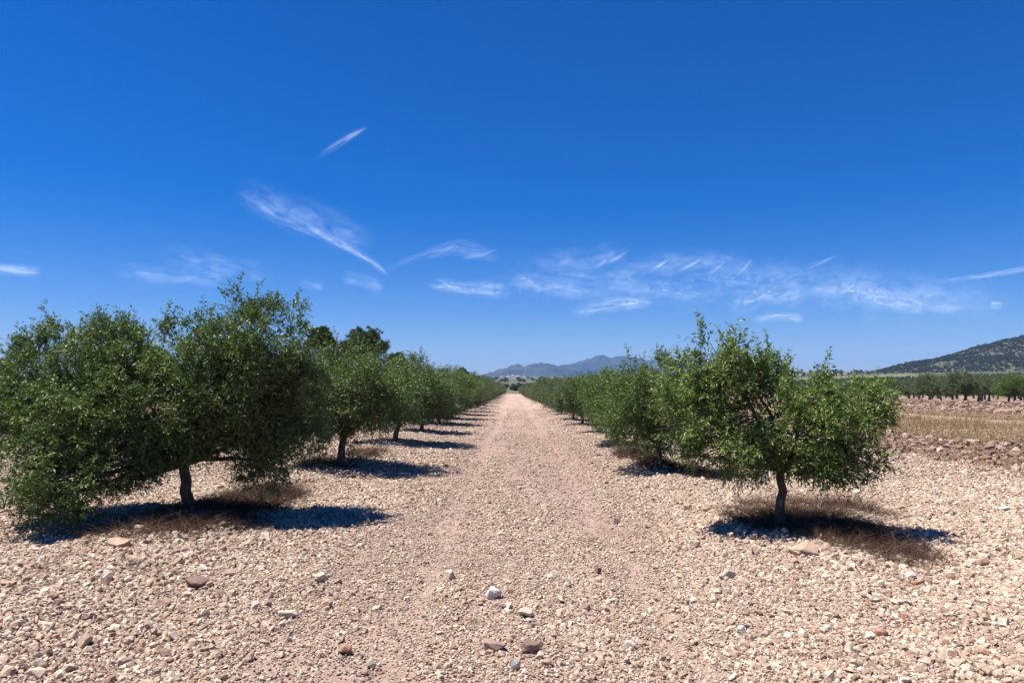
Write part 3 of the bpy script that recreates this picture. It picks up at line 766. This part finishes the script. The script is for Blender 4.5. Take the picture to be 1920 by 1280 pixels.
# plantations on the plain
X_, Y_ = [], []
for (x0, x1, y0, y1, sx_, sy_) in ((-160, 90, 330, 480, 7, 9), (90, 330, 150, 330, 8, 8), (-500, 500, 520, 820, 13, 16), (250, 900, 480, 900, 12, 14), (-300, -60, 140, 420, 11, 12), (-900, 900, 1300, 2300, 34, 60)):
    a, b = np.meshgrid(np.arange(x0, x1, sx_), np.arange(y0, y1, sy_)); a = a.ravel() + rs.normal(0, sx_ * .12, a.size); b = b.ravel() + rs.normal(0, sy_ * .12, b.size)
    k = (vn(a / 60, b / 60, 88) > -.22) & (np.abs(a) < b * 1.1); X_.append(a[k]); Y_.append(b[k])
X_ = np.concatenate(X_); Y_ = np.concatenate(Y_)
scrub('distant_plantation', X_, Y_, ground_z(X_, Y_) - .1, np.where(Y_ > 1200, rs.uniform(4, 9, len(X_)), rs.uniform(2.2, 3.6, len(X_))))
# hedges of scrub to the left of the pines
n = 260; hx = rs.uniform(-75, -22, n); hy = 78 + (hx + 75) * .3 + rs.normal(0, 3, n)
scrub('left_scrub', hx, hy, ground_z(hx, hy) - .1, rs.uniform(1.6, 3.4, n))

# ------------------------------------------------------------------ far white farmhouses on the plain
def mat_plain(name, c, rough=.85):
    t = NT(name); tc = t.n('ShaderNodeTexCoord'); n = t.noise(tc.outputs['Object'], 1.5, 5, .6)
    return t.done(t.pbr(t.mix(n, c, tuple(v * .85 for v in c)), rough))
MW, MR = mat_plain('whitewash', (.80, .76, .70)), mat_plain('roof_tile', (.42, .33, .27))
def box_bm(bm, x0, x1, y0, y1, z0, z1):
    v = [bm.verts.new((a, b, c)) for c in (z0, z1) for a, b in ((x0, y0), (x1, y0), (x1, y1), (x0, y1))]
    for f in ((3, 2, 1, 0), (4, 5, 6, 7), (0, 1, 5, 4), (1, 2, 6, 5), (2, 3, 7, 6), (3, 0, 4, 7)): bm.faces.new([v[i] for i in f])
def house(px, py, dist, wd, hh, label):
    x_ = (px - 960) / FPX * dist; root = empty('farmhouse', (x_, dist, gz(x_, dist)))
    bm = bmesh.new(); box_bm(bm, -wd / 2, wd / 2, -6, 6, -2, hh); me = bpy.data.meshes.new('wall'); bm.to_mesh(me); bm.free(); me.materials.append(MW)
    o = bpy.data.objects.new('wall', me); COL.objects.link(o); o.parent = root
    bm = bmesh.new(); e = .6; vs = [bm.verts.new(p) for p in ((-wd / 2 - e, -6 - e, hh + .01), (wd / 2 + e, -6 - e, hh + .01), (wd / 2 + e, 6 + e, hh + .01), (-wd / 2 - e, 6 + e, hh + .01), (-wd / 2 - e, 0, hh + 2.4), (wd / 2 + e, 0, hh + 2.4))]
    for f in ((0, 1, 5, 4), (2, 3, 4, 5), (0, 4, 3), (1, 2, 5), (0, 3, 2, 1)): bm.faces.new([vs[i] for i in f])
    me = bpy.data.meshes.new('roof'); bm.to_mesh(me); bm.free(); me.materials.append(MR)
    o = bpy.data.objects.new('roof', me); COL.objects.link(o); o.parent = root
    tag(root, label, 'farmhouse', 'white farmhouses on the far plain')
for k, (px, wd, hh, dist) in enumerate(((941, 8, 4, 2900), (952, 12, 4, 2750), (961, 8, 7, 2800), (970, 14, 5, 2700), (982, 8, 4, 2950))):
    house(px, 713, dist, wd, hh, ['leftmost', 'wide', 'tall', 'widest', 'rightmost'][k] + ' tiny white farmhouse at the foot of the far mountains')

# ------------------------------------------------------------------ cirrus, thin sheets of ice cloud high above the plain
def mat_cloud(name, amax, fine):
    t = NT(name); uv = t.n('ShaderNodeUVMap'); uv.uv_map = 'UVMap'; sp = t.n('ShaderNodeSeparateXYZ'); t.l(uv.outputs[0], sp.inputs[0])
    geo = t.n('ShaderNodeNewGeometry')
    oi = t.n('ShaderNodeObjectInfo'); cb = t.n('ShaderNodeCombineXYZ'); t.l(t.math('MULTIPLY', sp.outputs[0], .45), cb.inputs[0]); t.l(t.math('MULTIPLY', sp.outputs[1], .40), cb.inputs[1]); t.l(t.math('MULTIPLY', oi.outputs['Random'], 57.0), cb.inputs[2])
    n = t.noise(cb.outputs[0], 5, 5, .5, .5)
    cb2 = t.n('ShaderNodeCombineXYZ'); t.l(t.math('ADD', t.math('MULTIPLY', sp.outputs[0], 2.2), t.math('MULTIPLY', sp.outputs[1], .5)), cb2.inputs[0]); t.l(t.math('MULTIPLY', sp.outputs[1], .6), cb2.inputs[1]); t.l(t.math('MULTIPLY', oi.outputs['Random'], 31.0), cb2.inputs[2])
    n2 = t.noise(cb2.outputs[0], fine * .5, 6, .55, .5)
    ev = t.mr(t.math('ADD', t.math('ABSOLUTE', sp.outputs[1]), t.math('MULTIPLY', t.math('SUBTRACT', n2, .5), .9)), .95, -.1)
    eu = t.n('ShaderNodeAttribute', attribute_name='along')
    a = t.math('MULTIPLY', ev, eu.outputs['Fac'])
    a = t.math('MULTIPLY', a, t.mr(n, .25, .80)); a = t.math('MULTIPLY', a, t.mr(n2, .25, .75, .35, 1))
    a = t.math('MULTIPLY', a, amax, clamp=True)
    tl = t.n('ShaderNodeBsdfTranslucent'); t.sock(tl, 'Color', (.90, .95, 1.0, 1)); df = t.n('ShaderNodeBsdfDiffuse'); t.sock(df, 'Color', (.90, .95, 1.0, 1))
    m1 = t.n('ShaderNodeMixShader'); m1.inputs[0].default_value = .2; t.l(tl.outputs[0], m1.inputs[1]); t.l(df.outputs[0], m1.inputs[2])
    tp = t.n('ShaderNodeBsdfTransparent'); m2 = t.n('ShaderNodeMixShader'); t.l(a, m2.inputs[0]); t.l(tp.outputs[0], m2.inputs[1]); t.l(m1.outputs[0], m2.inputs[2])
    return t.done(m2.outputs[0])
MC = {'soft': mat_cloud('cirrus_soft', .38, 5), 'dense': mat_cloud('cirrus_dense', .62, 6), 'faint': mat_cloud('cirrus_faint', .17, 5)}
def cirrus(path, width, kind, env=(.25, .2), alt=2400):
    path = np.array(path, float); seg = np.r_[0, np.cumsum(np.hypot(*np.diff(path, axis=0).T))]
    n, m = 40, 9; s = np.linspace(0, seg[-1], n); cx = np.interp(s, seg, path[:, 0]); cy = np.interp(s, seg, path[:, 1])
    tx = np.gradient(cx); ty = np.gradient(cy); l = np.hypot(tx, ty); nx_, ny_ = -ty / l, tx / l
    wd = np.interp(s, np.linspace(0, seg[-1], len(np.atleast_1d(width))), np.atleast_1d(width)) if np.size(width) > 1 else np.full(n, float(width))
    V = []; UV = []; AL = []
    for i in range(n):
        for j in range(m):
            v_ = j / (m - 1) * 2 - 1
            d = ray(cx[i] + nx_[i] * v_ * wd[i], cy[i] + ny_[i] * v_ * wd[i]); t_ = (alt - CAM_H) / d.z
            V.append((d.x * t_, d.y * t_, alt)); UV.append((s[i] / 120, v_)); q = i / (n - 1)
            AL.append(min(1, q / env[0]) * min(1, (1 - q) / env[1]))
    id_ = np.arange(n * m).reshape(n, m); f = np.stack([id_[:-1, :-1], id_[:-1, 1:], id_[1:, 1:], id_[1:, :-1]], -1).reshape(-1, 4)
    o = mesh_np('cirrus_cloud', V, f, 4, MC[kind], True, attrs={'along': ('POINT', 'FLOAT', np.array(AL, np.float32))})
    uvl = o.data.uv_layers.new(name='UVMap'); li = np.empty(len(o.data.loops), np.int32); o.data.loops.foreach_get('vertex_index', li)
    uvl.data.foreach_set('uv', np.array(UV, np.float32)[li].ravel())
    tag(o, kind='structure')
cirrus([(440, 360), (520, 405), (600, 438), (660, 468), (705, 496), (728, 516)], [24, 17, 13, 11, 7], 'dense', (.5, .08))
cirrus([(440, 350), (540, 395), (650, 440), (700, 470)], [40, 50, 40], 'faint')
cirrus([(700, 512), (760, 490), (810, 474), (860, 462), (940, 482)], [8, 10, 22, 30], 'faint')
cirrus([(590, 298), (625, 276), (655, 256), (690, 237)], [6, 10, 9, 6], 'soft', (.6, .2))
cirrus([(800, 530), (870, 540), (960, 546)], 20, 'soft')
cirrus([(640, 520), (700, 530), (720, 545)], 22, 'faint')
cirrus([(960, 520), (1030, 535), (1110, 548)], 24, 'soft')
cirrus([(1000, 490), (1080, 490), (1180, 470)], 34, 'faint')
cirrus([(1070, 584), (1130, 572), (1230, 564)], 18, 'dense', (.4, .3))
cirrus([(1180, 500), (1260, 492), (1310, 490), (1420, 500)], 30, 'faint')
cirrus([(1220, 535), (1270, 545), (1320, 555)], 22, 'soft')
cirrus([(1360, 575), (1430, 555), (1520, 545)], 30, 'soft')
cirrus([(1410, 600), (1460, 592), (1510, 598)], 14, 'soft')
cirrus([(1500, 548), (1560, 540), (1640, 556), (1720, 572), (1830, 580)], [20, 30, 24, 18], 'dense', (.3, .4))
cirrus([(1300, 520), (1480, 530), (1700, 545), (1900, 575)], 50, 'faint')
cirrus([(1750, 530), (1850, 516), (1960, 498)], 8, 'soft')
cirrus([(-60, 500), (20, 506), (80, 510)], 16, 'soft')
cirrus([(210, 505), (300, 518), (400, 520), (470, 515)], 28, 'faint')
cirrus([(1855, 570), (1880, 574)], 14, 'soft')
cirrus([(560, 530), (610, 540)], 14, 'faint')
cirrus([(930, 500), (1100, 520), (1300, 515), (1500, 535), (1750, 560), (1900, 560)], [50, 70, 60, 70, 50], 'faint', (.2, .2))
cirrus([(780, 545), (1000, 535), (1250, 550), (1420, 570)], [24, 36, 30], 'faint')
cirrus([(300, 470), (420, 500), (520, 515)], 30, 'faint')
for hx_, hy_, hl_, ht_ in ((1300, 492, 34, 20), (1345, 500, 24, 18), (1398, 498, 22, 24), (1240, 494, 26, 16), (1160, 480, 34, 20), (1128, 492, 26, 18), (1060, 488, 22, 12), (836, 466, 34, 16), (905, 474, 40, 10), (1480, 520, 26, 16), (1545, 488, 40, 14), (1645, 545, 34, 22), (1590, 540, 30, 22), (1440, 545, 34, 20)):
    cirrus([(hx_ - hl_, hy_ + ht_), (hx_, hy_ + 2), (hx_ + hl_ * .7, hy_ - ht_ * .7)], [9, 7, 4], 'soft', (.5, .4))

# ------------------------------------------------------------------ haze
def haze():
    bm = bmesh.new(); box_bm(bm, -11500, 11500, -70, 11500, -4, 460)
    me = bpy.data.meshes.new('haze'); bm.to_mesh(me); bm.free()
    t = NT('haze_air'); pv = t.n('ShaderNodeVolumePrincipled'); pv.inputs['Color'].default_value = (.26, .52, 1, 1); pv.inputs['Density'].default_value = 6e-5
    t.l(pv.outputs[0], t.out.inputs[1]); me.materials.append(t.m)
    o = bpy.data.objects.new('haze', me); COL.objects.link(o); tag(o, kind='stuff')
haze()
